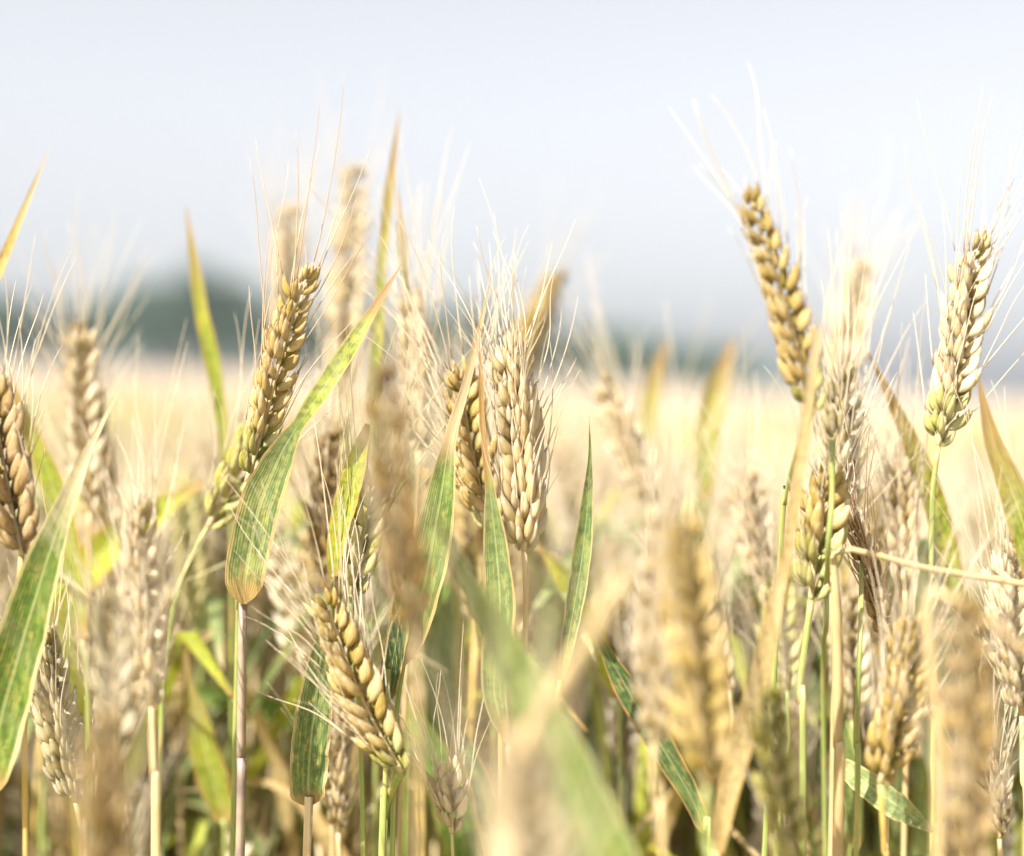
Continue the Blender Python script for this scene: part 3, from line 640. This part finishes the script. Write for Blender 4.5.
# leaves and stems that lead the eye
plant('bare stem carrying the long striped leaf that folds and points right', .592, stem=[(247, 555, .603), (243, 606, .5965), (242.6, 625, .593), (242, 660), (241, 760), (240, 860)], stem_k='purple', stemw=4.2,
      leaves=[('fold', [(244, 604), (245, 578), (252, 540), (260, 505), (274, 470), (290, 438), (322, 390), (362, 328), (402, 264)], [36, 41, 43, 40, 30, 12, 20, 19, 14, 7, 0], .35, .13)])
plant('stem with short blue green leaf hanging below the arching ear', .60, stem=[(311, 760, .612), (309, 806, .604), (308, 830), (306, 880)], stem_k='straw', stemw=4.0,
      leaves=[('blue', [(309, 806), (308, 785), (311, 740), (317, 690), (322, 645), (326, 615)], [32, 38, 38, 37, 30, 18, 3], .2, .12)])
plant('short yellow green blade right of the narrow brownish ear', .605, stem=[(334, 575), (333, 610, .63), (330, 700, .66), (332, 800, .68)], stem_k='green', stemw=2.2,
      leaves=[('yellow', [(333, 580), (336, 545), (346, 500), (358, 458), (368, 424)], [10, 19, 24, 22, 6], .3, .14)])
plant('broad green leaf with bleached tip rising from the left edge', .565, stem=[(-14, 800), (-20, 900)], stem_k='green', stemw=3.4,
      leaves=[('big', [(-18, 800), (0, 720), (22, 640), (46, 560), (72, 490), (94, 440), (118, 392)], [40, 52, 52, 47, 38, 21, 9, 0], .35, .22)])
plant('green leaf with dark brown tip entering at the left edge', .68, stem=[(82, 640), (90, 760)], stem_k='green', stemw=2.5,
      leaves=[('tipped', [(82, 640), (72, 570), (54, 490), (30, 430), (4, 365)], [16, 26, 26, 16, 2], .3)])
plant('blurred yellow green leaf lying across the lower left', .74, stem=[(50, 640), (46, 720)], stem_k='green',
      leaves=[('yellow', [(50, 640), (70, 590), (110, 545), (150, 515), (205, 482)], [24, 40, 36, 26, 4], .4)])
plant('thin yellow green blade with blue grey tip alone before the tall tree', .73, stem=[(228, 500), (232, 600)], stem_k='green', stemw=2,
      leaves=[('tipped', [(228, 505), (224, 440), (214, 370), (200, 300), (186, 206)], [7, 10, 16, 13, 1], .2)])
plant('ochre blade tip crossing the upper left edge of the picture', .66, stem=[(-40, 380), (-60, 480)], leaves=[('gold', [(-45, 400), (-18, 310), (4, 258), (28, 200), (50, 146)], [14, 14, 11, 7, 0], .2)])
plant('tallest ochre blade rising into the sky left of centre', .71, stem=[(372, 420), (376, 520)], stem_k='green', stemw=2,
      leaves=[('browned', [(372, 420), (378, 330), (384, 240), (392, 170), (400, 106)], [12, 13, 10, 10, 0], .5)])
plant('second ochre blade just right of the tallest one', .72, stem=[(412, 420), (412, 520)], stem_k='green', stemw=2,
      leaves=[('browned', [(412, 420), (410, 350), (406, 290), (402, 240), (396, 178)], [14, 14, 12, 9, 0], .3)])
plant('blue green leaf with thin brown tip, left of the cream ear', .590, stem=[(508, 745), (512, 800), (512, 870)], stem_k='straw', stemw=2.6,
      leaves=[('ochre', [(508, 745), (494, 690), (500, 615), (497, 560), (490, 490), (483, 430), (481, 385), (479, 332)], [10, 24, 30, 31, 24, 9, 6, 5, 0], .25, .16)])
plant('green leaf drawn out into a long straw strand, left of centre', .605, stem=[(404, 660), (396, 720), (392, 860)], stem_k='green', stemw=2.6,
      leaves=[('strand', [(404, 665), (418, 610), (430, 555), (440, 500), (450, 440), (466, 385), (478, 335), (491, 282)], [20, 34, 40, 32, 14, 9, 7, 0], .25, .16)])
plant('upright folded blue green leaf just right of the cream ear', .60, stem=[(560, 680), (552, 740), (548, 870)], stem_k='green', stemw=2.4,
      leaves=[('blue', [(560, 685), (570, 630), (580, 570), (586, 520), (590, 460), (589, 415)], [6, 14, 19, 19, 13, 4, 0], .4, .35)])
plant('large pale green leaf very close to the lens, pointing up left', .45, stem=[(640, 960), (660, 1100)], stem_k='green', stemw=3,
      leaves=[('soft', [(640, 980), (588, 835), (548, 735), (506, 650), (466, 575), (430, 505)], [84, 84, 68, 46, 26, 0], .25, .2)])
plant('thick blurred straw stalk slanting across the bottom centre', .375, stem=[(624, 572), (590, 635), (545, 708), (512, 775), (495, 870)], stem_k='tan', stemw=5.2)
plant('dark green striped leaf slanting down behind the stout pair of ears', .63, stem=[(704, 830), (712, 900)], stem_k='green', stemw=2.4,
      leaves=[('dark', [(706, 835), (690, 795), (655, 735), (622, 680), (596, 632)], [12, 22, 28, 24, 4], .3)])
plant('yellow edged leaf pointing left below the cream ear', .69, stem=[(616, 700), (620, 800)], stem_k='green', stemw=2,
      leaves=[('yellow', [(616, 700), (596, 640), (568, 585), (534, 540)], [10, 22, 22, 2], .4)])
plant('bright yellow green leaf glowing behind the two leaves left of centre', .78, stem=[(462, 760), (462, 860)], stem_k='green', stemw=2.5,
      leaves=[('yellow', [(462, 760), (460, 660), (462, 570), (458, 500), (450, 440)], [30, 52, 50, 34, 2], .2), ('green', [(452, 760), (436, 690), (440, 620), (452, 560)], [30, 44, 40, 4], .3, .18, .74)])
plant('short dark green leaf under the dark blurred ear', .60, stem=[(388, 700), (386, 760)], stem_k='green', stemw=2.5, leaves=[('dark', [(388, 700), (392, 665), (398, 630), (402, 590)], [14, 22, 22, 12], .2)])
plant('dark tipped leaf against the sky between the right hand ears', .66, stem=[(960, 620), (964, 720)], stem_k='green', stemw=2.4,
      leaves=[('browned', [(960, 620), (946, 545), (922, 470), (896, 410), (868, 352)], [14, 24, 24, 13, 1], .3)])
plant('brown edged leaf curving out of the right edge', .57, stem=[(1050, 640), (1060, 740)], stem_k='green', stemw=2.6,
      leaves=[('browned', [(1050, 640), (1034, 560), (1012, 490), (992, 440), (978, 376)], [24, 34, 30, 18, 1], .3)])
plant('pale green striped leaf lying flat near the bottom at right', .63, stem=[(842, 766), (838, 800), (836, 880)], stem_k='gold', stemw=2.4,
      leaves=[('pale', [(838, 762, .60), (868, 785, .585), (900, 808, .575), (938, 834, .57)], [14, 25, 25, 2], -.3)])
plant('brown tipped green leaf standing at lower left behind the bare stem', .72, stem=[(222, 820), (226, 900)], stem_k='green', stemw=2.4,
      leaves=[('browned', [(228, 825), (212, 775), (198, 720), (187, 670), (184, 625)], [20, 32, 28, 9, 1], .5)])
plant('green leaf lying level behind the bare stem', .80, stem=[(150, 700), (140, 800)], stem_k='green', stemw=2.4,
      leaves=[('green', [(150, 704), (200, 694), (260, 706), (340, 738)], [10, 24, 26, 6], .3)])
plant('long dry golden blade slanting from the leaning ear to the bottom', .53, stem=[(716, 860), (712, 960)], stem_k='gold', stemw=3.2,
      leaves=[('dry', [(712, 880), (724, 810), (742, 740), (765, 652), (785, 560), (799, 466), (809, 395), (818, 328)], [12, 22, 26, 18, 13, 12, 11, 8], .15, .12)])
plant('yellow stem snapped over at the top, its end pointing right', .565, stem=[(1046, 588), (1000, 580), (925, 568), (880, 556), (848, 549), (836, 551), (834, 562), (836, 600), (837, 640), (838, 740), (838, 860)], stem_k='tan', stemw=3.4, prof=[.8, .8, .75, .7, 1.1, 1.15] + [1.15] * 34)
plant('blurred straw stem snapped over close to the lens at right', .46, stem=[(1060, 680), (990, 622), (932, 590), (926, 610), (934, 700), (938, 860)], stem_k='tan', stemw=4.0)
plant('golden blurred blade left of the tall leaning ear', .86, stem=[(704, 500), (704, 600)], stem_k='green', stemw=2.6,
      leaves=[('browned', [(704, 500), (708, 430), (718, 385), (734, 338)], [12, 22, 24, 4], .3)])
plant('short ochre blurred blade above the stout pair of ears', .90, stem=[(640, 500), (640, 600)], stem_k='straw', leaves=[('browned', [(640, 500), (644, 430), (654, 380), (668, 338)], [10, 20, 20, 3], .3)])
plant('thin green stem crossing in front of the grey green ear', .56, stem=[(832, 440), (832, 500), (828, 548), (826, 620, .6), (824, 760, .66)], stem_k='green', stemw=2.4)
plant('slim green stem right of the yellow snapped stem', .575, stem=[(862, 560, .6), (860, 640), (856, 740), (856, 860)], stem_k='green', stemw=2.4,
      leaves=[('soft', [(856, 850), (850, 780), (838, 720), (834, 660)], [14, 22, 18, 2], .3, .18, .66)])
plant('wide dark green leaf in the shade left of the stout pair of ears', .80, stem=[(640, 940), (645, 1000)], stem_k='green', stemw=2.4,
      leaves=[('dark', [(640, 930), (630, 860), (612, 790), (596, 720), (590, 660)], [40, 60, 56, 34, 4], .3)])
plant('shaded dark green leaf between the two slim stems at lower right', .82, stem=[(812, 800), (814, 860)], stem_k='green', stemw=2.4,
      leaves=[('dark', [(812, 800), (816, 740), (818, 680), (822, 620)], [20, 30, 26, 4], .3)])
plant('green leaf with yellow edge rising at the bottom edge, right of the arching ear', .72, stem=[(470, 900), (474, 960)], stem_k='green', stemw=2.4,
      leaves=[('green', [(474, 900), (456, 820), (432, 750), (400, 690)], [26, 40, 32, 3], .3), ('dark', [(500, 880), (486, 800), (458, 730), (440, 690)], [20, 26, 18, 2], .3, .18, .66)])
plant('broken straw stem with two joints at lower left', .60, stem=[(154, 698), (150, 730), (152, 780), (154, 870)], stem_k='straw', stemw=2.8)
